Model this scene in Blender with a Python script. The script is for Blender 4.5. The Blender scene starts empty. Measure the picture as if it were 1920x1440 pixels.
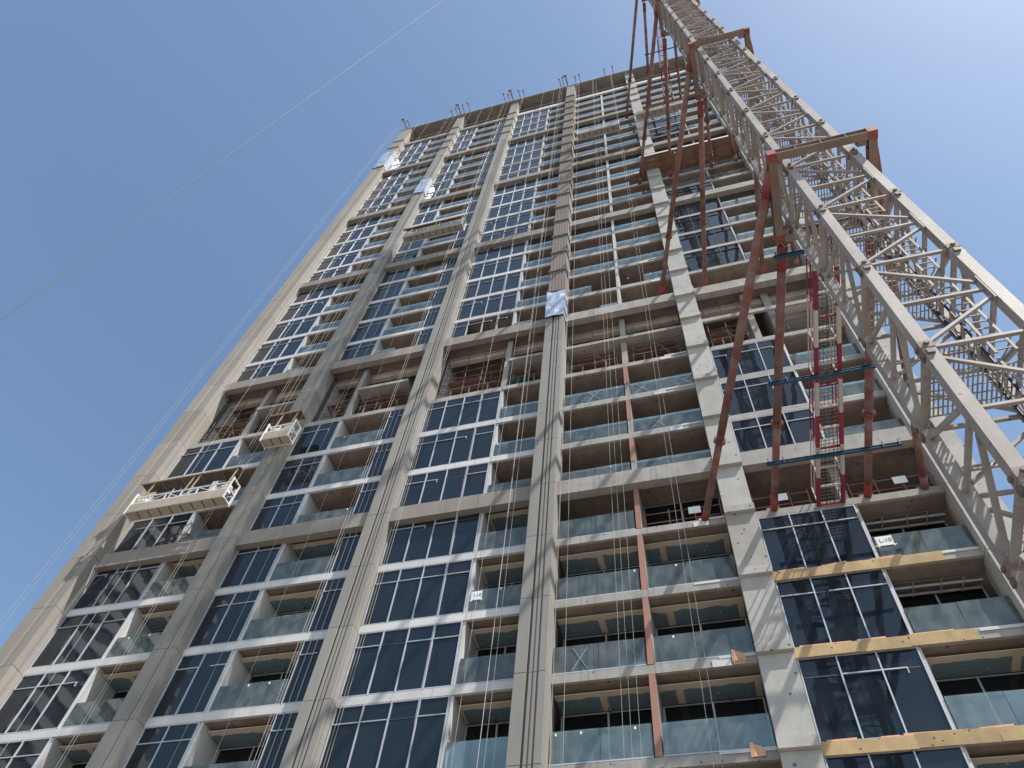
import bpy, bmesh, math, random
from mathutils import Vector, Matrix
random.seed(7)
R = math.radians
C = bpy.context.scene.collection
SC = bpy.context.scene
ZO = 11.8            # height of the reference slab soffit above the street
H = 3.3              # storey height

# ------------------------------------------------------------------ camera, sky, sun, exposure
cam = bpy.data.cameras.new('camera'); cam_o = bpy.data.objects.new('camera', cam); C.objects.link(cam_o)
cam.sensor_width = 36; cam.lens = 36 * 1449.754 / 1920; cam.clip_start = .1; cam.clip_end = 6000
rt, up, fw = Vector((.96201669, .2614552, .07851798)), Vector((.18162247, -.82772041, .53093522)), Vector((-.2038067, .49650791, .84376698))
M = Matrix((rt, up, -fw)).transposed().to_4x4(); M.translation = Vector((0, -21.7843, ZO - 10.2155))
cam_o.matrix_world = M
SC.camera = cam_o

SUN = Vector((2.13, -1, 3.65)).normalized()
W = bpy.data.worlds.new('World'); SC.world = W; W.use_nodes = True
nt = W.node_tree; bg = nt.nodes['Background']
sky = nt.nodes.new('ShaderNodeTexSky'); sky.sky_type = 'NISHITA'; sky.sun_disc = False
sky.sun_elevation = math.asin(SUN.z); sky.sun_rotation = math.atan2(SUN.x, SUN.y)
sky.air_density = 1.0; sky.dust_density = 1.1; sky.ozone_density = 1.0; sky.altitude = 10
tint = nt.nodes.new('ShaderNodeMix'); tint.data_type = 'RGBA'; tint.blend_type = 'MULTIPLY'; tint.inputs[0].default_value = 1
tint.inputs[7].default_value = (.985, 1.055, 1.02, 1)      # the whole sky a touch less violet
nt.links.new(sky.outputs[0], tint.inputs[6]); nt.links.new(tint.outputs[2], bg.inputs[0]); bg.inputs[1].default_value = .15
sl = bpy.data.lights.new('sun', 'SUN'); sl.energy = 5.0; sl.angle = R(.55); sl.color = (1, .95, .89)
so = bpy.data.objects.new('sun', sl); C.objects.link(so); so.rotation_euler = SUN.to_track_quat('Z', 'Y').to_euler(); so.location = (40, -60, 120)
vs = SC.view_settings; vs.view_transform = 'Standard'; vs.look = 'None'; vs.exposure = .38; vs.gamma = 1; vs.use_curve_mapping = False
SC.cycles.use_denoising = True
SC.cycles.max_bounces = 6; SC.cycles.transparent_max_bounces = 10

# ------------------------------------------------------------------ materials
MATS = {}
def newmat(name):
    m = bpy.data.materials.new(name); m.use_nodes = True; MATS[name] = m
    return m, m.node_tree.nodes, m.node_tree.links, m.node_tree.nodes['Principled BSDF']
def N(ns, t, **k):
    n = ns.new(t)
    for a, v in k.items():
        if a.startswith('i_'): n.inputs[int(a[2:])].default_value = v
        else: setattr(n, a, v)
    return n
def noise(ns, ls, vec, scale, stretch=(1, 1, 1), detail=4):
    mp = N(ns, 'ShaderNodeMapping'); mp.inputs['Scale'].default_value = stretch
    ls.new(vec, mp.inputs['Vector'])
    n = N(ns, 'ShaderNodeTexNoise'); n.inputs['Scale'].default_value = scale; n.inputs['Detail'].default_value = detail
    ls.new(mp.outputs[0], n.inputs['Vector'])
    return n.outputs[0]
def mathn(ns, ls, op, a, b):
    n = N(ns, 'ShaderNodeMath', operation=op)
    for i, v in enumerate((a, b)):
        if isinstance(v, (int, float)): n.inputs[i].default_value = v
        else: ls.new(v, n.inputs[i])
    return n.outputs[0]
def ramp(ns, ls, fac, stops):
    r = N(ns, 'ShaderNodeValToRGB'); e = r.color_ramp.elements
    while len(e) < len(stops): e.new(.5)
    for i, (p, c) in enumerate(stops):
        e[i].position = p; e[i].color = (*c, 1) if len(c) == 3 else c
    ls.new(fac, r.inputs[0]); return r.outputs[0]
def mixc(ns, ls, fac, a, b, mode='MIX'):
    n = N(ns, 'ShaderNodeMix', data_type='RGBA', blend_type=mode)
    for i, v in ((0, fac), (6, a), (7, b)):
        if isinstance(v, (int, float)): n.inputs[i].default_value = v
        elif isinstance(v, tuple): n.inputs[i].default_value = (*v, 1)
        else: ls.new(v, n.inputs[i])
    return n.outputs[2]
def mul(c, k): return tuple(min(1, x * k) for x in c)

def worn(name, base, rough=.8, var=.25, scale=.7, fine=9, streak=0, bump=.15, spots=0, spotcol=None, metal=0, rnd=.08, dirt=None, dirt_amt=0, spec=.3):
    """a painted, cast or rusted surface: two sizes of mottle, optional vertical streaks, pits and dirt"""
    m, ns, ls, b = newmat(name)
    pos = N(ns, 'ShaderNodeNewGeometry').outputs['Position']
    n1 = noise(ns, ls, pos, scale); n2 = noise(ns, ls, pos, fine, detail=6)
    f = mathn(ns, ls, 'ADD', mathn(ns, ls, 'MULTIPLY', n1, .6), mathn(ns, ls, 'MULTIPLY', n2, .4))
    if streak:
        n3 = noise(ns, ls, pos, 1, (5, 5, .35), 5)
        f = mathn(ns, ls, 'ADD', mathn(ns, ls, 'MULTIPLY', f, 1 - streak), mathn(ns, ls, 'MULTIPLY', n3, streak))
    col = ramp(ns, ls, f, [(.3, mul(base, 1 - var)), (.5, base), (.7, mul(base, 1 + var * .6))])
    if dirt:
        d = noise(ns, ls, pos, 1.7, (1, 1, .6), 8)
        dm = ramp(ns, ls, d, [(.5 - .12, (0, 0, 0)), (.5 + .14, (dirt_amt,) * 3)])
        col = mixc(ns, ls, dm, col, dirt)
    if spots:
        v = N(ns, 'ShaderNodeTexVoronoi'); v.inputs['Scale'].default_value = spots; ls.new(pos, v.inputs['Vector'])
        lump = noise(ns, ls, pos, spots * 2.2)
        d = mathn(ns, ls, 'ADD', v.outputs['Distance'], mathn(ns, ls, 'MULTIPLY', lump, .12))
        sp = ramp(ns, ls, d, [(.15, (1, 1, 1)), (.19, (0, 0, 0))])
        col = mixc(ns, ls, sp, col, spotcol or mul(base, .35))
    if rnd:
        oi = N(ns, 'ShaderNodeObjectInfo')
        k = mathn(ns, ls, 'ADD', mathn(ns, ls, 'MULTIPLY', oi.outputs['Random'], 2 * rnd), 1 - rnd)
        cm = N(ns, 'ShaderNodeCombineColor'); [ls.new(k, cm.inputs[i]) for i in range(3)]
        col = mixc(ns, ls, 1.0, col, cm.outputs[0], 'MULTIPLY')
    ls.new(col, b.inputs['Base Color'])
    b.inputs['Roughness'].default_value = rough; b.inputs['Metallic'].default_value = metal
    b.inputs['Specular IOR Level'].default_value = spec
    if bump:
        bp = N(ns, 'ShaderNodeBump'); bp.inputs['Strength'].default_value = bump; bp.inputs['Distance'].default_value = .02
        ls.new(n2, bp.inputs['Height']); ls.new(bp.outputs[0], b.inputs['Normal'])
    return m

CONC = worn('bare_concrete', (.38, .36, .33), .9, .16, .5, 8, .3, .25, spots=2.6, spotcol=(.16, .145, .13), dirt=(.26, .225, .195), dirt_amt=.6)
CONCD = worn('column_concrete', (.45, .435, .40), .9, .12, .6, 9, .15, .25, spots=2.1, spotcol=(.17, .15, .13), dirt=(.33, .30, .265), dirt_amt=.45)
SOFF = worn('cast_soffit', (.27, .222, .187), .9, .32, .45, 5, .1, .2, spots=1.7, spotcol=(.12, .09, .075), dirt=(.20, .15, .12), dirt_amt=.7)
CLAD = worn('beige_render', (.265, .25, .225), .85, .16, .35, 7, .45, .1, dirt=(.27, .25, .22), dirt_amt=.45)
CLADW = worn('warm_render', (.30, .275, .243), .85, .14, .4, 7, .3, .1, dirt=(.30, .25, .21), dirt_amt=.4)
FIN = worn('brown_fin_metal', (.22, .18, .155), .7, .18, .6, 8, .3, .08, dirt=(.25, .2, .17), dirt_amt=.4)
BELT = worn('belt_render', (.28, .25, .22), .88, .17, .5, 8, .35, .15, dirt=(.25, .21, .18), dirt_amt=.5)
WHITE = worn('white_slab_paint', (.60, .585, .57), .8, .09, .6, 10, .3, .08, dirt=(.52, .49, .46), dirt_amt=.4)
PLAST = worn('pale_plaster', (.56, .545, .52), .9, .1, .6, 8, .2, .1, dirt=(.42, .4, .37), dirt_amt=.4)
EDGEB = worn('pale_rough_plaster', (.66, .585, .51), .9, .15, .9, 9, .2, .2, dirt=(.45, .36, .29), dirt_amt=.5)
TERRA = worn('terracotta_primer', (.36, .18, .14), .85, .15, .7, 8, .2, .1)
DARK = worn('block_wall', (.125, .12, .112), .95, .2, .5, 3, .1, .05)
ALU = worn('mill_aluminium', (.46, .485, .53), .5, .14, 1, 12, .1, 0, metal=.15, rnd=.06, spec=.5, dirt=(.3, .3, .32), dirt_amt=.35)
ALUD = worn('dark_frame_metal', (.06, .06, .065), .5, .2, 1, 10, 0, 0)
TIE = worn('dusty_red_paint', (.225, .082, .07), .8, .32, .9, 10, .3, .1, dirt=(.26, .18, .155), dirt_amt=.9, spots=5, spotcol=(.12, .06, .05))
REDP = worn('fresh_red_primer', (.27, .045, .038), .7, .22, .8, 10, .2, .08, dirt=(.24, .11, .085), dirt_amt=.6)
COLL = worn('dusty_collar_steel', (.245, .20, .165), .75, .25, 1.1, 9, .2, .1, dirt=(.20, .10, .08), dirt_amt=.35)
CRIM = worn('crimson_paint', (.25, .035, .055), .6, .2, 1.2, 10, .1, .05)
CREAM = worn('cream_paint', (.54, .475, .41), .6, .12, 1.2, 10, .2, .05)
BLUE = worn('blue_beam_paint', (.022, .075, .14), .6, .25, 1, 9, 0, .05)
MAST = worn('grey_mast_paint', (.355, .315, .288), .6, .3, .9, 12, .35, .08, dirt=(.24, .20, .175), dirt_amt=.6, spots=3.3, spotcol=(.23, .17, .13))
SLEEVE = worn('rust_stained_mast_paint', (.29, .245, .215), .7, .3, 2, 12, .3, .1, dirt=(.20, .12, .08), dirt_amt=.7)
FILM = worn('dark_film_plywood', (.085, .06, .048), .6, .25, 1, 9, 0, .05, dirt=(.2, .16, .12), dirt_amt=.5)
CROWN = worn('grey_roof_soffit', (.285, .26, .235), .9, .25, .4, 5, .2, .2, spots=1.3, spotcol=(.14, .12, .1), dirt=(.2, .175, .15), dirt_amt=.6)
RUST = worn('rusty_tube', (.12, .075, .055), .8, .35, 1.5, 14, 0, .1, dirt=(.30, .25, .21), dirt_amt=.6)
PLY = worn('plywood', (.20, .105, .07), .85, .25, 1.1, 12, .2, .1, dirt=(.26, .17, .12), dirt_amt=.5)
OSB = worn('yellow_board', (.52, .37, .19), .85, .25, 1.4, 16, 0, .25, dirt=(.36, .25, .14), dirt_amt=.7, spots=3.1, spotcol=(.14, .1, .06))
TARP = worn('salmon_tarpaulin', (.70, .38, .24), .7, .15, 1.5, 9, 0, .2)
CRAD = worn('cradle_grey_sheet', (.42, .355, .28), .6, .15, 1.5, 9, .2, .05, dirt=(.36, .3, .23), dirt_amt=.5)
GREYS = worn('grey_sheet', (.30, .275, .245), .7, .15, 1.5, 9, .2, .05)
CRADW = worn('cradle_white_tube', (.72, .69, .64), .6, .12, 1.5, 9, 0, .05)
FOIL = worn('silver_foil_wrap', (.46, .51, .60), .42, .3, 2.5, 3, 0, 1.0, metal=.35, spec=.5)
BOLT = worn('dark_bolt_steel', (.16, .125, .10), .6, .3, 3, 20, 0, 0)
CABLE = worn('dark_cable', (.015, .022, .05), .5, .2, 1, 5, 0, 0)
WOOD = worn('weathered_timber', (.36, .27, .18), .85, .2, 1.5, 12, 0, .1)
LINE = worn('grey_hoist_rope', (.09, .09, .09), .6, .2, 3, 20, 0, 0)
ROPE = worn('steel_rope', (.42, .39, .36), .6, .2, 3, 20, 0, 0, rnd=.2)
PAPER = worn('white_paper', (.80, .82, .80), .9, .05, 2, 9, 0, 0, rnd=0)
INK = worn('black_ink', (.03, .03, .03), .9, .05, 2, 9, 0, 0, rnd=0)
GREENM = worn('green_netting', (.05, .17, .14), .9, .3, 3, 12, 0, .2)
SAND = worn('sandy_ground', (.25, .225, .195), .95, .2, .08, 3, 0, .2, rnd=0)
BLUEB = worn('blue_crate', (.06, .22, .5), .6, .1, 2, 9, 0, 0)

def glassy(name, base, dust, dust_amt, rough=.012, wav=.03, ior=1.53):
    m, ns, ls, b = newmat(name)
    pos = N(ns, 'ShaderNodeNewGeometry').outputs['Position']
    d1 = noise(ns, ls, pos, 1.1, (1, 1, .5), 6); d2 = noise(ns, ls, pos, 14, detail=3)
    f = mathn(ns, ls, 'MULTIPLY', ramp(ns, ls, d1, [(.40, (.15,) * 3), (.72, (1,) * 3)]), mathn(ns, ls, 'ADD', mathn(ns, ls, 'MULTIPLY', d2, .6), .6))
    col = mixc(ns, ls, mathn(ns, ls, 'MULTIPLY', f, dust_amt), base, dust)
    oi = N(ns, 'ShaderNodeObjectInfo')
    col = mixc(ns, ls, mathn(ns, ls, 'MULTIPLY', oi.outputs['Random'], .5), col, mul(base, 2.4))
    ls.new(col, b.inputs['Base Color']); b.inputs['IOR'].default_value = ior
    rr = mathn(ns, ls, 'ADD', mathn(ns, ls, 'MULTIPLY', f, .05), rough); ls.new(rr, b.inputs['Roughness'])
    bp = N(ns, 'ShaderNodeBump'); bp.inputs['Strength'].default_value = wav; bp.inputs['Distance'].default_value = .25
    ls.new(noise(ns, ls, pos, .8, detail=1), bp.inputs['Height']); ls.new(bp.outputs[0], b.inputs['Normal'])
    return m
NAVY = glassy('navy_tinted_glass', (.007, .012, .018), (.09, .105, .105), .16)
NAVYD = glassy('dark_tinted_glass', (.008, .010, .015), (.09, .09, .09), .2)
BLACKG = glassy('black_door_glass', (.006, .007, .008), (.05, .05, .05), .1)

m, ns, ls, b = newmat('balustrade_glass')
BAL = m
out = [n for n in ns if n.type == 'OUTPUT_MATERIAL'][0]
pos = N(ns, 'ShaderNodeNewGeometry').outputs['Position']
tr = N(ns, 'ShaderNodeBsdfTransparent'); tr.inputs[0].default_value = (.74, .84, .83, 1)
gl = N(ns, 'ShaderNodeBsdfGlossy'); gl.inputs['Roughness'].default_value = .02; gl.inputs[0].default_value = (.95, 1, 1, 1)
df = N(ns, 'ShaderNodeBsdfDiffuse'); df.inputs[0].default_value = (.55, .65, .62, 1)
fr = N(ns, 'ShaderNodeFresnel'); fr.inputs[0].default_value = 1.6
dn = noise(ns, ls, pos, 2.6, (1, 1, .6), 10)
da = ramp(ns, ls, dn, [(.36, (.11,) * 3), (.72, (.25,) * 3)])
mx1 = N(ns, 'ShaderNodeMixShader'); ls.new(da, mx1.inputs[0]); ls.new(tr.outputs[0], mx1.inputs[1]); ls.new(df.outputs[0], mx1.inputs[2])
mx2 = N(ns, 'ShaderNodeMixShader'); ls.new(fr.outputs[0], mx2.inputs[0]); ls.new(mx1.outputs[0], mx2.inputs[1]); ls.new(gl.outputs[0], mx2.inputs[2])
ls.new(mx2.outputs[0], out.inputs[0])

# gypsum ceiling board: blue-green sheet, filler dots over the screws and beige jointing compound along its front and joints
m, ns, ls, b = newmat('ceiling_board')
BOARD = m
pos = N(ns, 'ShaderNodeNewGeometry').outputs['Position']
sep = N(ns, 'ShaderNodeSeparateXYZ'); ls.new(pos, sep.inputs[0])
wob = noise(ns, ls, pos, 1.9, (1, .4, 1), 7)
edge = ramp(ns, ls, mathn(ns, ls, 'ADD', sep.outputs[1], mathn(ns, ls, 'MULTIPLY', wob, .36)), [(.885, (1, 1, 1)), (.895, (0, 0, 0))])
jx = mathn(ns, ls, 'ABSOLUTE', mathn(ns, ls, 'SUBTRACT', mathn(ns, ls, 'FRACT', mathn(ns, ls, 'MULTIPLY', mathn(ns, ls, 'ADD', sep.outputs[0], .45), 1 / 2.55), 0), .5), 0)
joint = ramp(ns, ls, mathn(ns, ls, 'ADD', jx, mathn(ns, ls, 'MULTIPLY', wob, .02)), [(.055, (1, 1, 1)), (.062, (0, 0, 0))])
v = N(ns, 'ShaderNodeTexVoronoi'); v.inputs['Scale'].default_value = 3.6; ls.new(pos, v.inputs[0])
dots = ramp(ns, ls, v.outputs['Distance'], [(.11, (.8, .8, .8)), (.15, (0, 0, 0))])
col = mixc(ns, ls, dots, (.155, .23, .27), (.6, .61, .57))
col = mixc(ns, ls, edge, col, (.66, .56, .44)); col = mixc(ns, ls, joint, col, (.64, .54, .42))
ls.new(col, b.inputs['Base Color']); b.inputs['Roughness'].default_value = .9

# ------------------------------------------------------------------ builders
WL = {}
def wl(o): return WL.get(o.name, Vector((0, 0, 0))) if o else Vector((0, 0, 0))
def link(o, parent, world):
    C.objects.link(o)
    if parent: o.parent = parent
    o.location = world - wl(parent); WL[o.name] = Vector(world)
    return o
def tag(o, label=None, cat=None, group=None, kind=None):
    if label: o['label'] = label
    if cat: o['category'] = cat
    if group: o['group'] = group
    if kind: o['kind'] = kind
    return o
def thing(name, label, cat, loc, group=None):
    o = bpy.data.objects.new(name, None); o.empty_display_size = .2
    link(o, None, Vector((loc[0], loc[1], loc[2] + ZO))); return tag(o, label, cat, group)
def node(name, parent, loc):
    o = bpy.data.objects.new(name, None); o.empty_display_size = .1
    return link(o, parent, Vector((loc[0], loc[1], loc[2] + ZO)))
BOXC = {}
def bx(name, parent, x0, x1, y0, y1, z0, z1, mat, rot=None):
    """one box as one object; equal boxes share their mesh"""
    d = (round(x1 - x0, 3), round(y1 - y0, 3), round(z1 - z0, 3), mat.name)
    me = BOXC.get(d)
    if me is None:
        a, b_, c = d[0] / 2, d[1] / 2, d[2] / 2
        me = bpy.data.meshes.new(name)
        me.from_pydata([(sx * a, sy * b_, sz * c) for sx in (-1, 1) for sy in (-1, 1) for sz in (-1, 1)], [],
                       [(0, 1, 3, 2), (4, 6, 7, 5), (0, 4, 5, 1), (2, 3, 7, 6), (0, 2, 6, 4), (1, 5, 7, 3)])
        me.materials.append(mat); BOXC[d] = me
    o = bpy.data.objects.new(name, me); link(o, parent, Vector(((x0 + x1) / 2, (y0 + y1) / 2, (z0 + z1) / 2 + ZO)))
    if rot: o.rotation_euler = rot
    return o
class MB:
    def __init__(s): s.v = []; s.f = []; s.m = []
    def box(s, x0, x1, y0, y1, z0, z1, m=0):
        k = len(s.v); s.v += [(x, y, z) for x in (x0, x1) for y in (y0, y1) for z in (z0, z1)]
        s.f += [tuple(k + i for i in q) for q in ((0, 1, 3, 2), (4, 6, 7, 5), (0, 4, 5, 1), (2, 3, 7, 6), (0, 2, 6, 4), (1, 5, 7, 3))]; s.m += [m] * 6
        return s
    def beam(s, p, q, w, h=None, m=0, roll=0):
        h = h or w; p = Vector(p); q = Vector(q); d = (q - p).normalized()
        a = Vector((0, 0, 1)) if abs(d.z) < .95 else Vector((0, 1, 0))
        r = d.cross(a).normalized(); u = r.cross(d)
        k = len(s.v)
        for c in (p, q):
            for i, j in ((-1, -1), (1, -1), (1, 1), (-1, 1)): s.v.append(tuple(c + r * (w / 2 * i) + u * (h / 2 * j)))
        s.f += [tuple(k + i for i in qd) for qd in ((0, 1, 5, 4), (1, 2, 6, 5), (2, 3, 7, 6), (3, 0, 4, 7), (3, 2, 1, 0), (4, 5, 6, 7))]; s.m += [m] * 6
        return s
    def tube(s, p, q, r0, n=8, m=0, r1=None):
        r1 = r1 or r0; p = Vector(p); q = Vector(q); d = (q - p).normalized()
        a = Vector((0, 0, 1)) if abs(d.z) < .95 else Vector((0, 1, 0))
        r = d.cross(a).normalized(); u = r.cross(d); k = len(s.v)
        for c, rad in ((p, r0), (q, r1)):
            for i in range(n):
                t = 2 * math.pi * i / n; s.v.append(tuple(c + r * (rad * math.cos(t)) + u * (rad * math.sin(t))))
        for i in range(n):
            j = (i + 1) % n; s.f.append((k + i, k + j, k + n + j, k + n + i)); s.m.append(m)
        s.f += [tuple(k + i for i in reversed(range(n))), tuple(k + n + i for i in range(n))]; s.m += [m, m]
        return s
    def prism(s, prof, z0, z1, m=0):
        n = len(prof); k = len(s.v)
        s.v += [(x, y, z0) for x, y in prof] + [(x, y, z1) for x, y in prof]
        for i in range(n):
            j = (i + 1) % n; s.f.append((k + i, k + j, k + n + j, k + n + i)); s.m.append(m)
        s.f += [tuple(k + i for i in reversed(range(n))), tuple(k + n + i for i in range(n))]; s.m += [m, m]
        return s
    def mesh(s, name, mats, c=None, smooth=False):
        me = bpy.data.meshes.new(name)
        if c is None: c = (0, 0, 0)
        me.from_pydata([(x - c[0], y - c[1], z - c[2]) for x, y, z in s.v], [], s.f)
        for mt in (mats if isinstance(mats, (list, tuple)) else [mats]): me.materials.append(mt)
        for p, i in zip(me.polygons, s.m): p.material_index = i
        if smooth:
            for p in me.polygons: p.use_smooth = len(p.vertices) == 4
        return me
    def build(s, name, parent, mats, smooth=False):
        c = [(min(v[i] for v in s.v) + max(v[i] for v in s.v)) / 2 for i in range(3)]
        o = bpy.data.objects.new(name, s.mesh(name, mats, c, smooth))
        return link(o, parent, Vector((c[0], c[1], c[2] + ZO)))

# ------------------------------------------------------------------ the setting
g = MB(); g.v = [(-3000, -3000, -ZO), (3000, -3000, -ZO), (3000, 3000, -ZO), (-3000, 3000, -ZO)]; g.f = [(0, 1, 2, 3)]; g.m = [0]
tag(g.build('ground', None, SAND), kind='structure')

# a neighbouring tower across the street: it stands behind the camera and shows in the lower left glass
nb = thing('neighbouring_tower', 'pale banded tower block across the street, mirrored in the lower left windows', 'building', (-83, -44, -ZO))
bx('wall', nb, -112, -78, -58, -37, -ZO, 76, DARK)
for i in range(24): bx('floor_band', nb, -112.3, -77.7, -58.3, -36.5, -ZO + 2 + i * 3.6, -ZO + 3.6 + i * 3.6, WHITE)

# ------------------------------------------------------------------ the tower
T = thing('tower_block', 'tall unfinished residential tower with dark blue glazing, balconies and concrete bands', 'building', (-10.6, 0, -ZO))
S = lambda i: i * H
TOP = 31
PIL = [(-31.3, -29.85, .75), (-22.97, -21.87, .55), (-14.99, -13.89, .5), (-7.02, -5.92, .75), (.93, 2.05, .35), (8.93, 10.3, .40)]
BAYS = [(-29.85, -22.97), (-21.87, -14.99), (-13.89, -7.02), (-5.92, .93), (2.05, 8.93)]
MECH = (8, 9)
BELTS = (5, 10, 15, 20, 25)

# podium and the plain flanks and back
bx('podium_wall', T, -31.2, 10.2, .05, 1.4, -ZO, S(0) - .01, CLAD)
bx('flank_wall', T, -31.29, -30.9, 1.6, 18, -ZO, S(TOP) - .02, CLADW)
bx('flank_wall', T, 9.9, 10.29, 1.6, 18, -ZO, S(TOP) - .02, CLADW)
bx('rear_wall', T, -30.9, 9.9, 17.6, 17.99, -ZO, S(TOP) - .02, CLADW)

# floor slabs
for i in range(0, TOP + 1):
    if i == 9: continue
    zt = S(i) + (.34 if i < TOP else .1)
    bx('floor_slab', T, -30.89, 9.89, .13 if i < TOP else -.6, 17.5, S(i) + (.012 if i < TOP else 0), zt, SOFF if i < TOP else CROWN)
# roof slab rim
bx('roof_slab_edge', T, -31.5, 10.4, -.82, -.605, S(31) - .02, S(31) + .12, CLADW)

# pilasters ----------------------------------------------------------
def clad_profile(x0, x1, p, kind):
    w = x1 - x0; b = .45
    if kind == 'groove':
        pts = [(0, b), (0, -p), (.38, -p), (.38, -p + .16), (.47, -p + .16), (.47, -p + .02), (.56, -p + .02), (.56, -p + .07), (.62, -p + .07),
               (.62, -p + .02), (.71, -p + .02), (.71, -p + .08), (.78, -p + .08), (.78, -p), (1, -p), (1, b)]
    elif kind == 'groove_wide':
        pts = [(0, b), (0, -p), (.5, -p), (.5, -p + .05), (.6, -p + .05), (.6, -p + .14), (.66, -p + .14), (.66, -p + .03), (.86, -p + .03), (.86, -p), (1, -p), (1, b)]
    elif kind == 'fins':
        pts = [(0, b), (0, -p)]
        for k in range(5):
            a = k * .2
            pts += [(a + .16, -p), (a + .165, -p + .04), (a + .195, -p + .04), (a + .2, -p)]
        pts = pts[:-1] + [(1, -p), (1, b)]
    else:
        pts = [(0, b), (0, -p), (1, -p), (1, b)]
    return [(x0 + u * w, y) for u, y in pts]
for k, (x0, x1, p) in enumerate(PIL):
    core = bx('pilaster', T, x0 + .06, x1 - .06, -p + .22, .9, -ZO, S(31) - .04, CONC if k > 3 else DARK)
    for i in range(-3, 31):
        z0, z1 = (S(i) + .012, S(i + 1) - .012) if i < 30 else (S(i) + .012, S(31) - .035)
        if k == 3: kind, mt = ('groove', CLAD) if i < 10 else ('fins', FIN)
        elif k == 0: kind, mt = ('groove_wide', CLADW)
        elif k < 3: kind, mt = ('groove' if k == 2 else 'groove_wide', CLAD)
        else: kind, mt = 'plain', CONCD
        if k < 3 and i >= 25: kind, mt = 'plain', CLADW
        if k == 3 and i >= 29: kind, mt = 'plain', CLADW
        m_ = MB().prism(clad_profile(x0, x1, p, kind), z0, z1)
        m_.build('cladding_panel', core, mt)
        if (k == 3 and 11 <= i <= 29) or (k < 3 and 26 <= i <= 29) or k == 4 and i > 0:
            if k == 4:
                if i in BELTS: continue
                m_ = MB().box(x0 - .02, x1 + .02, -p - .17, .3, S(i) + .0, S(i) + .34); m_.build('ledge', core, CONCD)
            else:
                m_ = MB().box(x0 - .1, x1 + .07, -p - .12, .2, S(i) - .05, S(i) + .06); m_.build('ledge', core, FIN if k == 3 else CLADW)

# belts ---------------------------------------------------------------
for i in BELTS:
    for b_ in range(3):
        bx('belt_beam', T, BAYS[b_][0] + .003, BAYS[b_][1] - .003, -.3, .1, S(i) - .42, S(i) + .52, BELT)
    if i < 25:
        bx('belt_beam', T, -5.915, 8.92, -.46 + .14, .1, S(i) - .42, S(i) + .5, CONC if i < 20 else BELT)
        bx('belt_beam', T, .91, 2.07, -.54, -.322, S(i) - .40, S(i) + .48, CONCD)
    else:
        bx('belt_beam', T, -5.915, .925, -.3, .1, S(i) - .42, S(i) + .5, BELT); bx('belt_beam', T, 2.055, 8.92, -.3, .1, S(i) - .42, S(i) + .5, BELT)
for b_ in range(5):
    bx('belt_beam', T, BAYS[b_][0] + .003, BAYS[b_][1] - .003, -.12, .1, S(29) - .3, S(29) + .7, CLADW if b_ < 2 else WHITE)

# windows, balconies ----------------------------------------------------
cnt = {'pane': 0, 'panel': 0}
rest_pane, rest_panel = MB(), MB()
def curtain(x_edges, i, gz0=None, mat=NAVY, frame=ALU, transom=True, missing=(), y=.045, fw_=.046):
    z0, z1 = S(i) + .37, S(i + 1) - .01
    zt = S(i) + 2.3 + .36 - .08
    f = MB(); rc = random.Random(i * 31 + int(x_edges[0] * 10))
    for x in x_edges: f.box(x - fw_ / 2, x + fw_ / 2, y - .055, y + .09, z0, z1)
    for a, b_ in zip(x_edges, x_edges[1:]):
        f.box(a + fw_ / 2, b_ - fw_ / 2, y - .04, y + .08, z0, z0 + .045); f.box(a + fw_ / 2, b_ - fw_ / 2, y - .04, y + .08, z1 - .045, z1)
        if transom:
            f.box(a + fw_ / 2, b_ - fw_ / 2, y - .012, y + .08, zt - .02, zt + .02, 1)
            q_ = rc.random(); e1 = a + fw_ / 2 if q_ < .85 else a + (b_ - a) * .4; e2 = b_ - fw_ / 2 if q_ < .7 or q_ > .85 else a + (b_ - a) * .6
            if q_ < .93: f.box(e1, e2, y - .05, y - .0125, zt - .022, zt + .018)
            if .7 < q_ < .85 and b_ - a > .6: f.box(e2 - .03, e2, y - .05, y - .0125, zt - .2, zt - .0225)
    fo = f.build('curtain_wall', T, [frame, ALUD])
    for n_, (a, b_) in enumerate(zip(x_edges, x_edges[1:])):
        rows = [(z0 + .045, zt - .02), (zt + .02, z1 - .045)] if transom else [(z0 + .045, z1 - .045)]
        for q, (p0, p1) in enumerate(rows):
            if (n_, q) in missing: continue
            if cnt['pane'] < 296 and (b_ - a) > .3:
                cnt['pane'] += 1
                o = bx('pane', fo, a + fw_ / 2, b_ - fw_ / 2, y, y + .02, p0, p1, mat, (R(random.gauss(0, .3)), 0, R(random.gauss(0, .3))))
            else:
                t1, t2 = random.gauss(0, .003), random.gauss(0, .003)
                k_ = len(rest_pane.v); rest_pane.box(a + fw_ / 2, b_ - fw_ / 2, y, y + .02, p0, p1, 0 if mat is NAVY else 1)
                for vv in range(k_, k_ + 8):
                    x, yy, z = rest_pane.v[vv]
                    rest_pane.v[vv] = (x, yy + t1 * (1 if x > (a + b_) / 2 else -1) + t2 * (1 if z > (p0 + p1) / 2 else -1), z)
def balustrade(x0, x1, i, n, missing=(), y=.03, h=1.14, base=.37):
    z0 = S(i) + base
    f = MB().box(x0, x1, y - .02, y + .05, z0, z0 + .05)
    fo = f.build('balustrade', T, ALU)
    w = (x1 - x0) / n
    for k in range(n):
        if k in missing: continue
        a, b_ = x0 + k * w + .008, x0 + (k + 1) * w - .008
        if cnt['panel'] < 296:
            cnt['panel'] += 1
            bx('glass_panel', fo, a, b_, y, y + .02, z0 + .05, z0 + h + random.uniform(-.01, .02), BAL, (R(random.gauss(0, .25)), 0, R(random.gauss(0, .12))))
        else: rest_panel.box(a, b_, y, y + .02, z0 + .05, z0 + h)
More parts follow.
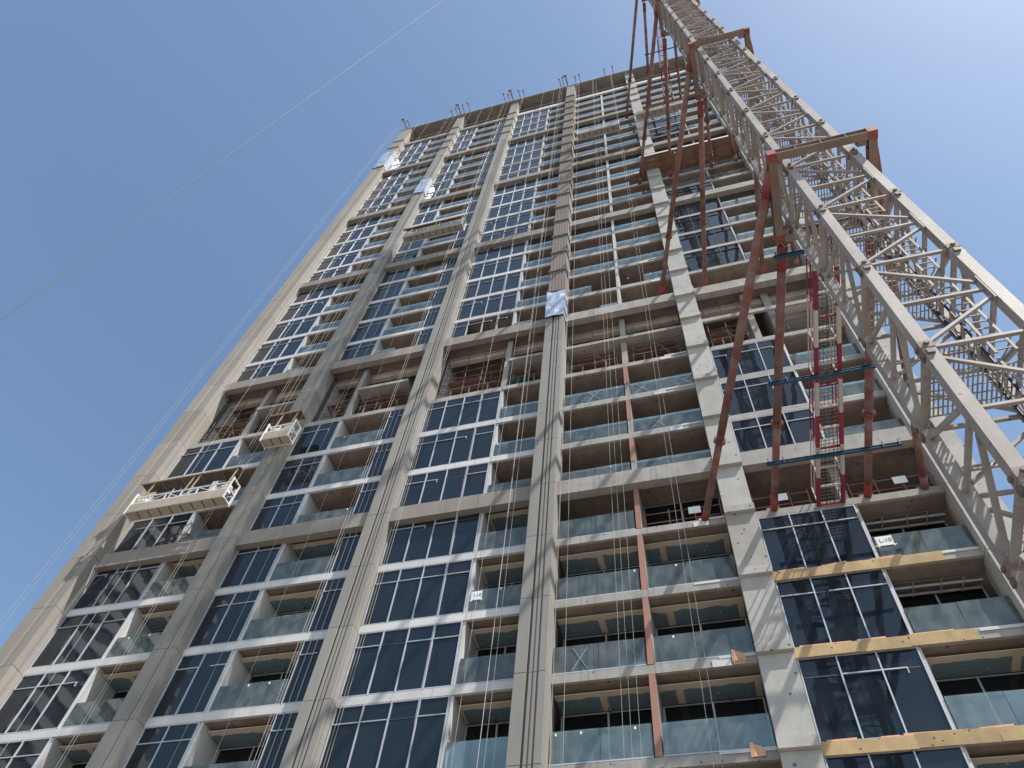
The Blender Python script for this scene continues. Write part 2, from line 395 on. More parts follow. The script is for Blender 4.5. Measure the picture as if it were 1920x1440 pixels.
def room(x0, x1, i, board=False, depth=1.5):
    """balcony recess: back doors, header and, on the lower floors, the boarded ceiling"""
    z0, z1 = S(i) + .35, S(i + 1)
    zc = z1 - .215 if board else z1 - .05
    w = MB(); n = max(2, round((x1 - x0) / 1.7))
    for k in range(n + 1):
        x = x0 + .03 + (x1 - x0 - .06) * k / n; w.box(x - .03, x + .03, depth - .03, depth + .04, z0, zc)
    w.box(x0, x1, depth - .028, depth + .038, zc - .035, zc - .003); w.box(x0, x1, depth - .028, depth + .038, z0, z0 + .06)
    wo = w.build('balcony_doors', T, ALU if i < 5 else ALUD)
    bx('door_glass', wo, x0, x1, depth, depth + .02, z0 + .06, zc - .035, BLACKG)
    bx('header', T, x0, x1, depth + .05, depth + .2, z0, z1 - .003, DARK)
    if board: bx('ceiling_board', T, x0 + .003, x1 - .003, .42, depth - .035, z1 - .175, z1 - .155, BOARD)
def partition(x, i, w=.1, mat=PLAST, depth=1.5, y0=.06):
    return bx('partition_wall', T, x - w / 2, x + w / 2, y0, depth, S(i) + .36, S(i + 1) + .005, mat)

E1 = [-29.80, -28.60, -27.34, -26.05]
E2 = [-21.82, -20.72, -19.45]
ES = [-16.22, -15.92, -15.62, -15.32, -15.02]
E3 = [-13.84, -12.77, -11.70, -10.63, -9.55]
E5 = [2.12, 3.28, 4.46, 5.66]
rb = random.Random(3)
for i in range(0, 29):
    bo = i < 5
    # slab edges
    for b_ in range(5):
        if i in BELTS: continue
        if i == 9 and b_ < 4: continue
        mt = WHITE if b_ < 3 and i != 8 else CONC
        if b_ < 3 and i > 20: mt = CLADW
        e = bx('slab_edge', T, BAYS[b_][0] + .002, BAYS[b_][1] - .002, 0, .128, S(i), S(i) + .36 - rb.uniform(0, .015), mt)
        if b_ >= 3: e.location.y += rb.uniform(-.012, .012)
    if i in MECH:
        continue
    # first bay
    curtain(E1, i); partition(-25.97, i, .12)
    balustrade(-25.9, -22.99, i, 2, missing=(1,) if i in (10, 15) else ()); room(-25.9, -22.98, i, bo)
    # second bay
    curtain(E2, i); partition(-19.36, i, .12)
    balustrade(-19.28, -16.27, i, 2, missing=(1,) if i in (10,) else ()); room(-19.28, -16.27, i, bo)
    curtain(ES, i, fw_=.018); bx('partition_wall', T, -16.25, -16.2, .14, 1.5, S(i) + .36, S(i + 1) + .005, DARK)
    # third bay
    curtain(E3, i, missing=((1, 0), (2, 0), (3, 0), (1, 1), (2, 1), (3, 1)) if i == 10 else ()); partition(-9.46, i, .12)
    balustrade(-9.38, -7.04, i, 2, missing=(1,) if i in (10, 15, 16) else ()); room(-9.38, -7.04, i, bo)
    # fourth bay: two balconies with a wall between
    bx('partition_wall', T, -2.6, -2.39, .01, 1.5, S(i) + .36, S(i + 1) + .005, PLAST if i > 9 else CONC)
    if i < 8: bx('partition_nosing', T, -2.605, -2.40, -.012, .006, S(i) + (1.5 if i > 4 else .37), S(i + 1) - .01, TERRA)
    if i == 4:
        balustrade(-5.9, -2.65, i, 2)
    elif i == 10: balustrade(-5.9, -2.65, i, 3, missing=(0, 1))
    elif i == 11:
        balustrade(-5.9, -2.65, i, 2, missing=(1,)); balustrade(-2.35, .9, i, 2, missing=(0,))
    else:
        balustrade(-5.9, -2.65, i, 2); balustrade(-2.35, .9, i, 2, missing=(1,) if i == 17 else ())
    room(-5.91, -2.6, i, bo and i < 4); room(-2.39, .92, i, bo and i < 4)
    # fifth bay
    if i == 4:
        pass
    elif i <= 3 or 5 <= i <= 7 or 11 <= i <= 15 or 20 <= i <= 22:
        mt = NAVYD if i >= 15 else NAVY
        curtain(E5, i, mat=mt, frame=ALUD if i >= 11 else ALU); partition(5.73, i, .1)
        balustrade(5.8, 8.91, i, 2 if i != 3 else 2); room(5.79, 8.92, i, bo and i < 2)
    elif i == 10: room(2.06, 8.92, i)
    else:
        balustrade(2.08, 8.91, i, 4, missing=(0, 1) if i in (18,) else ()); room(2.06, 8.92, i)
        bx('partition_wall', T, 5.7, 5.88, .1, 1.5, S(i) + .36, S(i + 1) + .005, CONC)
for mb, nm, mt in ((rest_pane, 'pane', [NAVY, NAVYD]), (rest_panel, 'glass_panel', [BAL])):
    o = mb.build(nm, T, mt); o['kind'] = 'stuff'

for i in (2, 3):
    for k, y in enumerate((.75, .95, 1.15, 1.32)):
        MB().tube((5.85, y, S(i + 1) - .12 - .05 * (k % 2)), (8.85, y + .03, S(i + 1) - .12 - .05 * (k % 2)), .03 + .02 * (k % 2), 8).build('ceiling_pipe', T, ALU if k % 2 else DARK)
    for x in (6.6, 7.5, 8.2): bx('pipe_hanger', T, x, x + .04, .7, 1.4, S(i + 1) - .22, S(i + 1) - .2, ALU)
# the two open plant storeys and the open floor behind the tie landings
for b_, (x0, x1) in enumerate(BAYS):
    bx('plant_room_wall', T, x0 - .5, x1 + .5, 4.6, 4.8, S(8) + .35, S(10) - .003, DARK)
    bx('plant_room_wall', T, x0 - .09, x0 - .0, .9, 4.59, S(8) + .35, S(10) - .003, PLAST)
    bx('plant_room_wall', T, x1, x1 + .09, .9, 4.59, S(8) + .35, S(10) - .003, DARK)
    em = MB(); n = 14; rr = random.Random(b_)
    for k in range(n):
        a, c_ = x0 + .05 + (x1 - x0 - .1) * k / n, x0 + .05 + (x1 - x0 - .1) * (k + 1) / n
        em.box(a, c_ - .001, .95, 1.25, S(10) - .62 - rr.uniform(0, .07), S(10) - .004)
    em.build('edge_beam', T, EDGEB)
for x0, x1 in ((-26.35, -22.98), (-19.3, -15.9), (-9.45, -7.04), (-5.91, .92)):
    bx('mezzanine_slab', T, x0, x1, .06, 4.5, S(9), S(9) + .26, CONC)
for x in (-26.5, -19.5, -9.6, -2.5):
    bx('plant_room_column', T, x - .16, x + .16, .35, .75, S(8) + .35, S(10) - .01, CONC)
bx('plant_room_column', T, 4.6, 4.95, .3, 2.3, S(8) + .35, S(10) - .01, CONC); bx('plant_room_column', T, 5.8, 6.2, .6, 2.6, S(8) + .35, S(10) - .01, CONC)
bx('mezzanine_slab', T, 6.25, 8.92, .1, 4.5, S(9), S(9) + .3, PLAST)
bx('open_floor_wall', T, 2.06, 8.92, 3.2, 3.4, S(4) + .35, S(5) - .003, DARK)
bx('open_floor_column', T, 5.42, 5.75, .5, 1.3, S(4) + .35, S(5) - .003, CONC)
# crown
for x in (-26, -18, -10, -2, 5.5): bx('crown_column', T, x - .3, x + .3, 4.4, 5, S(29) + .35, S(31) - .01, CROWN)
bx('crown_wall', T, -30.8, 9.8, 6.6, 6.9, S(29) + .35, S(31) - .01, CROWN)

re_ = random.Random(21)
for i in range(1, 20):
    if i in BELTS or i == 9: continue
    a_ = re_.uniform(-.9, .1); bx('edge_trim', T, a_, .90, -.03, -.016, S(i) + .27, S(i) + .385, WHITE)
    if re_.random() < .6: bx('edge_patch', T, a_ - .25, a_ + .35, -.028, -.014, S(i) - .02, S(i) + .24, WHITE)
    if i < 4: bx('edge_trim', T, 7.6, 8.9, -.03, -.016, S(i) + .27, S(i) + .385, WHITE)
# tape crosses and stickers left on the balustrades, loose conduits under the boarded ceilings
rt_ = random.Random(11)
def tape(x0, x1, i, w=.03):
    z0, z1 = S(i) + .5, S(i) + 1.4
    MB().beam((x0, .026, z0), (x1, .026, z1), w, .004).beam((x0, .021, z1), (x1, .021, z0), w, .004).build('tape_cross', T, PAPER)
for x0, i in ((-1.5, 6), (-2.1, 7), (.0, 7), (-4.6, 7), (-1.9, 13), (-.8, 13), (-4.9, 12), (-8.6, 12), (-17.5, 11), (-18.9, 12), (-25.4, 11), (-24.6, 7), (-5.2, 2), (-1.2, 14), (.1, 12)):
    tape(x0, x0 + rt_.uniform(.5, .9), i)
for k in range(46):
    b_ = rt_.choice((0, 1, 2, 3, 3, 3, 4)); lo, hi = ((-25.8, -23.1), (-19.2, -16.4), (-9.3, -7.1), (-5.8, .8), (6, 8.8))[b_]; i = rt_.choice((0, 1, 2, 3, 5, 6, 7, 11, 12, 13, 14)); x = rt_.uniform(lo, hi)
    bx('sticker', T, x, x + .06, .02, .025, S(i) + 1.36, S(i) + 1.46, PAPER)
for x0, i in ((-4.5, 3), (-.6, 3), (-4.4, 2), (-.4, 2), (-4.2, 1), (-.2, 1), (-17.6, 2), (-17.4, 1), (-24.3, 1), (-8.2, 1), (-17.8, 3)):
    p_ = [(x0, 1.25, S(i + 1) - .21), (x0 + .02, 1.2, S(i + 1) - .4), (x0 + .1, 1.1, S(i + 1) - .5), (x0 + .2, 1.05, S(i + 1) - .44)]
    m_ = MB()
    for a_, b_ in zip(p_, p_[1:]): m_.tube(a_, b_, .018, 6)
    m_.build('conduit', T, CABLE)
# ------------------------------------------------------------------ crane mast
X0, X1, Y0, Y1 = 4.3, 6.32, -13.6, -11.58
CW = .23; SH = 3.62; ZJ = 5.85
MT = thing('crane_mast', 'pale grey lattice tower crane mast rising in front of the tower', 'crane mast', ((X0 + X1) / 2, (Y0 + Y1) / 2, -ZO))
corners = {'a': (X0 + CW / 2, Y0 + CW / 2), 'b': (X1 - CW / 2, Y0 + CW / 2), 'c': (X1 - CW / 2, Y1 - CW / 2), 'd': (X0 + CW / 2, Y1 - CW / 2)}
cx, cy = (X0 + X1) / 2, (Y0 + Y1) / 2
protos = []
def proto(name, mb, mat): protos.append((name, mb.mesh(name, mat)))
for k, (x, y) in corners.items():
    x -= cx; y -= cy; h = CW / 2
    c_ = MB().box(x - h, x + h, y - h, y + h, .004, SH - .004)
    sx, sy = (1 if x > 0 else -1), (1 if y > 0 else -1)
    proto('chord', c_, MAST)
    j = MB()
    for ax in (0, 1):
        if ax == 0: j.box(*sorted((x + sx * (h - .01), x + sx * (h + .05))), y - .075, y + .045, -.2, -.07); j.tube((x + sx * (h - .02), y + .01, .15), (x + sx * (h + .06), y + .01, .15), .05, 8)
        else: j.box(x - .075, x + .045, *sorted((y + sy * (h - .01), y + sy * (h + .05))), -.2, -.07); j.tube((x + .01, y + sy * (h - .02), .15), (x + .01, y + sy * (h + .06), .15), .05, 8)
    proto('joint_bolts', j, BOLT)
    pl = MB().box(x - h - .012, x + h + .012, y - h - .012, y + h + .012, .04, .24); proto('joint_sleeve', pl, SLEEVE)
faces = [('a', 'b'), ('d', 'a'), ('c', 'd'), ('b', 'c')]     # joints on the first chord, gusset at mid height of the second
for p, q in faces:
    P = Vector((corners[p][0] - cx, corners[p][1] - cy, 0)); Q = Vector((corners[q][0] - cx, corners[q][1] - cy, 0)); d = (Q - P).normalized()
    nrm = Vector((d.y, -d.x, 0)); off = nrm * .03
    a = P + d * .1 + off; b_ = Q - d * .1 + off; gs = Q - d * .19 + off
    z = lambda v_, h_: Vector((v_.x, v_.y, h_))
    t_ = .066 if p in ('a', 'c') else .088
    proto('brace', MB().beam(z(a, .3), z(gs, SH / 2 - .34), t_, t_), MAST)
    proto('brace', MB().beam(z(a, SH - .24), z(gs, SH / 2 + .34), t_, t_), MAST)
    proto('brace', MB().beam(z(a, .12), z(b_, .12), t_ + .006, t_ + .006), MAST)
    proto('brace', MB().beam(z(a, SH / 2), z(gs, SH / 2), t_, t_), MAST)
    mid = Q - d * .14 + off
    pl = MB().beam(z(mid, SH / 2 - .46), z(mid, SH / 2 + .46), .03, .16)
    proto('gusset_plate', pl, MAST)
# rest platform of bar grating with a hatch, ladder, laced cross channel
pf = MB(); hx = (X1 - X0) / 2 - CW
for k in range(19):
    x = -hx + .02 + (2 * hx - .04) * k / 18
    pf.box(x - .012, x + .012, -hx if x < .1 else -.15, hx, .34, .365)
for k in range(9):
    y = -hx + 2 * hx * k / 8
    pf.box(-hx, hx if y > -.16 else .1, y - .01, y + .01, .335, .36)
pf.beam((-hx, -hx, .33), (-hx, hx, .33), .07).beam((hx, -hx, .33), (hx, hx, .33), .07)
proto('rest_platform', pf, MAST)
ld = MB()
for x in (.38, .72): ld.beam((x, -.42, .35), (x, -.34, SH + .3), .05, .03)
for k in range(13): ld.beam((.38, -.42 + .08 * k / 13, .45 + k * .27), (.72, -.42 + .08 * k / 13, .45 + k * .27), .025)
for k in range(5):
    zz = .9 + k * .62; pts = [(.35 + .2 - .2 * math.cos(t) * 1.5, -.4 + .62 * math.sin(t), zz) for t in [math.pi * q / 6 for q in range(7)]]
    for a, b_ in zip(pts, pts[1:]): ld.beam(a, b_, .035, .008)
proto('ladder', ld, MAST)
lc = MB()
for o_ in (-.07, .07): lc.beam((-hx, hx - .05 + o_ * .3, SH / 2 + .5 + o_), (hx, hx - .05 + o_ * .3, SH / 2 + .5 + o_), .04, .03)
for k in range(16):
    x = -hx + 2 * hx * k / 16; lc.beam((x, hx - .06, SH / 2 + .43), (x + hx / 8, hx - .04, SH / 2 + .57), .03)
proto('laced_channel', lc, MAST)
lc = MB()
for o_ in (-.07, .07): lc.beam((hx - .04, -hx, SH / 2 + .9 + o_), (hx - .04, hx, SH / 2 + .9 + o_), .03, .04)
for k in range(16):
    y = -hx + 2 * hx * k / 16; lc.beam((hx - .05, y, SH / 2 + .83), (hx - .03, y + hx / 8, SH / 2 + .97), .03)
proto('laced_channel', lc, MAST)
n0 = -5; upper = bmesh.new()
for n_ in range(n0, 26):
    zb = ZJ + (n_ - 0) * SH - 0
    if zb < -ZO + .2: continue
    se = node('mast_section', MT, (cx, cy, zb))
    for nm, me in protos:
        if nm in ('brace', 'joint_bolts', 'gusset_plate') and not (-4 <= n_ <= 12):
            bm2 = bmesh.new(); bm2.from_mesh(me); bmesh.ops.translate(bm2, verts=bm2.verts, vec=(0, 0, zb))
            tmp = bpy.data.meshes.new('tmp'); bm2.to_mesh(tmp); upper.from_mesh(tmp); bm2.free(); bpy.data.meshes.remove(tmp); continue
        o = bpy.data.objects.new(nm, me); link(o, se, Vector((cx, cy, zb + ZO)))
me = bpy.data.meshes.new('upper_bracing'); upper.to_mesh(me); me.materials.append(MAST)
o = bpy.data.objects.new('upper_bracing', me); link(o, MT, Vector((cx, cy, ZO))); o['kind'] = 'stuff'
ft = bx('mast_foot', MT, cx - 2.4, cx + 2.4, cy - 2.4, cy + 2.4, -ZO + .01, -ZO + .9, CONC)
for k, (dx, dy) in enumerate(((.62, .2), (.70, .32), (.55, .5), (.66, .6))):
    cb = MB().tube((cx + dx, cy + dy, -ZO + 1), (cx + dx, cy + dy, 95), .028, 6); cb.build('power_cable', MT, CABLE)

# ------------------------------------------------------------------ collars and ties
LEV = [(13.55, 'lowest'), (34.1, 'second lowest'), (56.3, 'third'), (80.5, 'topmost')]
CXL, CXR, CYF, CYB = 3.98, 6.82, -13.9, -11.25
LAND = [('left front', (CXL + .05, CYF + .1), .1), ('left rear', (CXL + .12, CYB - .05), 2.8), ('right rear', (CXR - .08, CYB - .05), 6.28), ('right front', (CXR - .02, CYF + .1), 8.33)]
for lv, (z, nm) in enumerate(LEV):
    co = thing('mast_collar', f'brown steel collar clamped round the crane mast, {nm} of the collars', 'collar', (cx, cy, z - .2), 'steel collars round the crane mast')
    def ibeam(p, q, name):
        d = (Vector(q) - Vector(p)).normalized(); mb = MB()
        mb.beam((*p[:2], z + .17), (*q[:2], z + .17), .24, .03); mb.beam((*p[:2], z - .17), (*q[:2], z - .17), .24, .03); mb.beam((*p[:2], z), (*q[:2], z), .09, .31)
        L = (Vector(q) - Vector(p)).length
        for t in (.25, .5, .75):
            c_ = Vector(p) + d * (L * t); mb.beam((c_.x - d.x * .01, c_.y - d.y * .01, z), (c_.x + d.x * .01, c_.y + d.y * .01, z), .23, .31)
        mb.build(name, co, COLL)
    ibeam((CXL, CYF, z), (CXR, CYF, z), 'front_beam'); ibeam((CXL, CYB, z), (CXR, CYB, z), 'rear_beam')
    ibeam((CXL, CYF + .13, z - .004), (CXL, CYB - .13, z - .004), 'side_beam'); ibeam((CXR, CYF + .13, z - .004), (CXR, CYB - .13, z - .004), 'side_beam')
    for x, y in ((CXL, CYF), (CXR, CYF), (CXL, CYB), (CXR, CYB)):
        mb = MB().box(x - .13, x + .13, y - .13, y + .13, z - .2, z + .2); mb.build('corner_block', co, REDP)
    for x, y, dx in ((X0 - .16, Y0 - .12, 1), (X1 + .2, Y0 - .12, -1), (X0 - .16, Y1 + .12, 1), (X1 + .2, Y1 + .12, -1)):
        bx('clamp', co, x - .13, x + .13, y - .1, y + .1, z - .15, z + .15, COLL)
    for k, (cn, (x, y), lx) in enumerate(LAND):
        st = thing('tie_strut', f'dusty red tie strut from the {cn} corner of the {nm} mast collar', 'tie strut', (lx, 0, z), 'tie struts between mast and tower')
        p, q = Vector((x, y, z)), Vector((lx, .12, z - .02)); d = (q - p).normalized()
        L = (q - p).length; fpos = p + d * (L - 4.0 - .25 * (k % 2)); r_ = .148
        MB().tube(p + d * 1.15, fpos, r_, 18).build('tube', st, TIE, True)
        MB().tube(fpos, q - d * .75, r_ - .012, 18).build('tube', st, TIE, True)
        MB().tube(q - d * .75, q - d * .08, r_ - .006, 18).build('end_sleeve', st, REDP if k != 3 else TIE, True)
        mb = MB().tube(p + d * .32, p + d * 1.15, r_ + .02, 18); mb.build('head_sleeve', st, REDP, True)
        MB().beam(p + d * .02, p + d * .4, .07, .3).build('fork', st, COLL)
        fl = MB().tube(fpos - d * .05, fpos - d * .008, r_ + .075, 18).tube(fpos + d * .008, fpos + d * .05, r_ + .075, 18)
        fo = fl.build('flange', st, REDP)
        rr = d.cross(Vector((0, 0, 1))).normalized(); uu = rr.cross(d); bl = MB()
        for a in range(10):
            t = 2 * math.pi * a / 10; c_ = fpos + rr * ((r_ + .045) * math.cos(t)) + uu * ((r_ + .045) * math.sin(t))
            bl.tube(c_ - d * .11, c_ + d * .11, .018, 6)
        bl.build('flange_bolts', fo, RUST)
        bx('base_plate', st, lx - .25, lx + .25, .121, .16, z - .3, z + .25, TIE)

# ------------------------------------------------------------------ gangways and their blue bearers
def gangway(z, label, yend):
    g_ = thing('access_gangway', label, 'gangway', (4.9, 0, z), 'gangways from tower to mast')
    L0, L1, R0, R1 = Vector((4.45, -.02, z)), Vector((5.02, yend, z)), Vector((5.36, -.02, z)), Vector((5.66, yend, z))
    n = 8
    for A, B in ((L0, L1), (R0, R1)):
        for k in range(n):
            MB().beam(A.lerp(B, k / n), A.lerp(B, (k + 1) / n), .125, .2).build('stringer', g_, CRIM if k % 2 == 0 else CREAM)
    m_ = MB(); nb_ = 70
    for k in range(nb_):
        t = (k + .5) / nb_; m_.beam(L0.lerp(L1, t) + Vector((.06, 0, .06)), R0.lerp(R1, t) + Vector((-.06, 0, .06)), .018, .02)
    for k in range(1, 6):
        t = k / 6; a, b_ = L0.lerp(R0, t), L1.lerp(R1, t); m_.beam(a + Vector((0, 0, .045)), b_ + Vector((0, 0, .045)), .012, .02)
    m_.build('floor_grating', g_, ALUD)
    for k in range(13):
        t = k / 12.5; MB().beam(L0.lerp(L1, t), R0.lerp(R1, t), .07, .07).build('cross_bar', g_, CRIM if k % 3 == 0 else CREAM)
    for A, B, n_ in ((L0, L1, 0), (R0, R1, 1)):
        for k in range(9):
            p = A.lerp(B, k / 8); MB().beam(p + Vector((0, 0, .1)), p + Vector((0, 0, 1.1)), .045).build('guard_post', g_, CRIM if (k // 2) % 2 else CREAM)
        for h in (.6, 1.08):
            for k in range(4):
                MB().beam(A.lerp(B, k / 4) + Vector((0, 0, h)), B.lerp(A, 1 - (k + 1) / 4) + Vector((0, 0, h)), .04).build('guard_rail', g_, CRIM if k % 2 else CREAM)
gangway(13.4, 'crimson and cream gangway bridging from the tower to the mast between the lowest struts', -11.4)
gangway(80.2, 'crimson and cream gangway bridging to the mast at the top of the tower', -11.4)
for z, nm, ys in ((13.2, 'lowest', ((-2.6, 2.7, 7.4), (-6.1, 3.1, 7.0), (-10.8, 3.7, 6.95))), (80.15, 'topmost', ((-2.6, 2.7, 7.3), (-6.0, 3.2, 7.1)))):
    for k, (y, a, b_) in enumerate(ys):
        s_ = thing('bearer_beam', f'blue steel bearer slung across the {nm} tie struts, ' + ('nearest the tower', 'midway to the mast', 'close to the mast')[k], 'beam', ((a + b_) / 2, y, z), 'blue bearers under the gangways')
        mb = MB().box(a, b_, y - .05, y + .05, z - .012, z + .012).box(a, b_, y - .012, y + .012, z - .1, z - .0125).box(a, b_, y - .05, y + .05, z - .125, z - .1); mb.build('beam', s_, BLUE)
        for x in (a + .08, a + .62, b_ - .62, b_ - .08):
            bx('hanger', s_, x - .02, x + .02, y - .085, y - .052, z - .18, z + .16, BLUE)

# ------------------------------------------------------------------ suspended cradles
def cradle(x0, x1, z0, y0, y1, canopy, label, mt=CRAD):
    c_ = thing('suspended_cradle', label, 'work platform', ((x0 + x1) / 2, (y0 + y1) / 2, z0), 'suspended cradles on the facade')
    n = max(2, round((x1 - x0) / .62)); w = (x1 - x0) / n
    bx('deck_bearer', c_, x0, x1, y0 + .05, y1 - .05, z0 + .03, z0 + .06, ALUD)
    for k in range(n): bx('deck_sheet', c_, x0 + k * w + .035, x0 + (k + 1) * w - .035, y0 + .02, y1 - .02, z0, z0 + .029, mt)
    for k in range(n): bx('side_sheet', c_, x0 + k * w + .012, x0 + (k + 1) * w - .012, y0 - .015, y0 + .0, z0 + .02, z0 + .62, mt)
    for yy in (y0 + .02, y1 - .02):
        f = MB()
        for zz in (.66, 1.15): f.beam((x0, yy, z0 + zz), (x1, yy, z0 + zz), .05)
        f.beam((x0, yy, z0 + .03), (x1, yy, z0 + .03), .06)
        m_ = max(2, round((x1 - x0) / 1.0))
        for k in range(m_ + 1):
            x = x0 + (x1 - x0) * k / m_; f.beam((x, yy, z0), (x, yy, z0 + 1.15), .045)
            if k < m_: f.beam((x, yy, z0 + .66 if k % 2 else z0 + 1.13), (x + (x1 - x0) / m_, yy, z0 + 1.13 if k % 2 else z0 + .66), .03)
        f.build('guard_frame', c_, CRADW)
    for x, s_ in ((x0, -1), (x1, 1)):
        f = MB()
        for yy in (y0, y1): f.beam((x + s_ * .04, yy, z0 - .1), (x + s_ * .04, yy, z0 + 1.5), .07)
        for zz in (.0, .7, 1.45): f.beam((x + s_ * .04, y0, z0 + zz), (x + s_ * .04, y1, z0 + zz), .06)
        f.build('end_stirrup', c_, CRADW)
        xm = x - s_ * .35
        mo = MB().box(xm - .16, xm + .16, (y0 + y1) / 2 - .12, (y0 + y1) / 2 + .16, z0 + .75, z0 + 1.25).tube((xm - .1, (y0 + y1) / 2 - .2, z0 + .9), (xm + .25, (y0 + y1) / 2 - .2, z0 + .9), .12, 10)
        mo.build('hoist_motor', c_, CRADW)
        MB().tube((x, (y0 + y1) / 2, z0 + 1.4), (x, (y0 + y1) / 2, S(31) + 1.2), .008, 5).build('hoist_wire', c_, ROPE)
    if canopy:
        zc = z0 + canopy; rr = random.Random(int(x0 * 7))
        for k in range(int((x1 - x0) / 1.22) + 1):
            a = x0 - .5 + k * 1.22; bx('canopy_board', c_, a, min(a + 1.2, x1 - .1), y0 + .1, y1 + .15, zc + .02, zc + .05, FILM)
        bx('canopy_bearer', c_, x0 - .5, x1 - .1, y0 + .08, y0 + .15, zc - .04, zc + .018, WOOD)
        for x in (x0 + .3, (x0 + x1) / 2 - .1, (x0 + x1) / 2 + .25, x1 - .35):
            if x1 - x0 < 3 and abs(x - (x0 + x1) / 2) < .3: continue
            MB().beam((x, y0 + .1, z0 + .6), (x + .1, y0 + .16, zc - .05), .07, .05).build('canopy_prop', c_, WOOD)
    return c_
Y0C, Y1C = -1.66, -1.04
def gear(x, y, z, nm, lab, cat, mat, sz):
    o = MB()
    if nm == 'paint_bucket': o.tube((x, y, z), (x, y, z + sz), sz * .42, 12, 0, sz * .5)
    else: o.box(x - sz * .6, x + sz * .6, y - sz * .4, y + sz * .4, z, z + sz * .7).box(x - sz * .62, x + sz * .62, y - sz * .42, y + sz * .42, z + sz * .71, z + sz * .76)
    tag(o.build(nm, None, mat), lab, cat)
cradle(-28.6, -22.9, 18.4, Y0C, Y1C, 2.55, 'long beige cradle with timber canopy hanging low at the left of the tower')
cradle(-22.6, -21.0, 23.1, Y0C, Y1C, 2.6, 'short beige cradle hanging in front of a pilaster beside the open plant floor')
cradle(-20.3, -15.0, 51.9, Y0C, Y1C, 2.4, 'grey cradle with timber canopy hanging midway up the second bay', GREYS)
cradle(-5.1, -.8, 71.6, Y0C, Y1C, 0, 'cradle without canopy hanging high up in the fourth bay', GREYS)
cradle(1.1, 6.25, 73.6, Y0C, Y1C, 0, 'cradle hanging high up behind the red struts in the fifth bay', GREYS)
gear(-25.2, -1.4, 18.46, 'tool_crate', 'blue crate standing in the long low cradle', 'crate', BLUEB, .55)
gear(-26.4, -1.4, 18.46, 'paint_bucket', 'pale bucket standing in the long low cradle', 'bucket', CRADW, .45)
gear(-27.3, -1.35, 18.46, 'tool_crate', 'crimson crate standing in the long low cradle', 'crate', CRIM, .5)
gear(-24.3, -1.45, 18.46, 'paint_bucket', 'pale bucket at the right end of the long low cradle', 'bucket', CREAM, .4)
gear(-26.0, -1.35, 18.46, 'sheet_stack', 'stack of dark sheets leaning in the middle of the long low cradle', 'sheets', ALUD, .6)
gear(-21.7, -1.4, 23.16, 'paint_bucket', 'pale bucket standing in the short cradle', 'bucket', CRADW, .45)

# ------------------------------------------------------------------ timber deck, edge boards, foil, tarpaulins, signs
dk = thing('safety_deck', 'brown timber safety deck jutting out over the upper fifth bay', 'timber deck', (5, -.7, 58.4))
for k in range(8):
    for (a, b_) in ((.6, 3.6), (3.62, 6.7), (6.72, 9.6)):
        z_ = 58.45 + random.uniform(-.03, .03); bx('board', dk, a, b_ - random.uniform(0, .08), -1.6 + k * .2, -1.6 + k * .2 + .19, z_, z_ + .05, PLY)
for x in (.9, 2.4, 3.9, 5.4, 6.9, 8.4, 9.4): MB().beam((x, -1.65, 58.36), (x, .1, 58.36), .08, .1).build('bearer', dk, RUST)
bx('rim_board', dk, .55, 9.6, -1.66, -1.62, 58.34, 58.62, CRADW)
for i, xe in ((3, 7.72), (2, 7.45), (1, 9.3), (0, 9.0)):
    lab = {3: 'yellow timber boards masking the slab edge beside the paper floor sign', 2: 'yellow timber boards masking the slab edge one floor below the paper floor sign',
           1: 'yellow timber boards masking the slab edge at the lower right', 0: 'yellow timber boards masking the lowest slab edge'}[i]
    if i == 0: continue
    e = thing('edge_protection', lab, 'boards', (5, -.05, S(i)), 'timber masking on the fifth bay slab edges')
    n = 3; x = 2.08
    for k in range(n):
        x2 = 2.08 + (xe - 2.08) * (k + 1) / n + (.25 if k < n - 1 else 0) * rb.uniform(-1, 1)
        bx('board', e, x, x2 - .006, -.07, -.03, S(i) - .05 + rb.uniform(-.02, .02), S(i) + .36 + rb.uniform(-.02, .03), OSB, (R(rb.uniform(-3, 3)), R(rb.uniform(-.5, .5)), 0))
        x = x2
    tp = MB(); xx = 2.3
    while xx < xe - 1:
        L = rb.uniform(.5, 1.7); z_ = S(i) + .385
        tp.beam((xx, -.022, z_ + rb.uniform(-.02, .01)), (xx + L, -.02, z_ + rb.uniform(-.02, .05)), .012, .09 + .05 * rb.random()); xx += L + rb.uniform(.05, .8)
    tp.build('tarpaulin_strip', e, TARP)
for i in (1, 2):
    s_ = thing('tarpaulin_scrap', 'salmon tarpaulin scrap at the ' + ('lower' if i == 1 else 'upper') + ' slab end beside the bare column', 'tarpaulin', (.38, -.03, S(i)), 'tarpaulin scraps on the fourth bay slabs')
    if i == 2: bx('board', s_, .18, .6, -.05, -.02, S(i) - .02, S(i) + .22, OSB)
    mb = MB()
    for k in range(4): mb.beam((.2 + k * .1, -.04 - .02 * (k % 2), S(i) + .1), (.22 + k * .1, -.05 + .03 * (k % 2), S(i) + .55 - .06 * k), .12, .012)
    mb.build('sheet', s_, TARP)
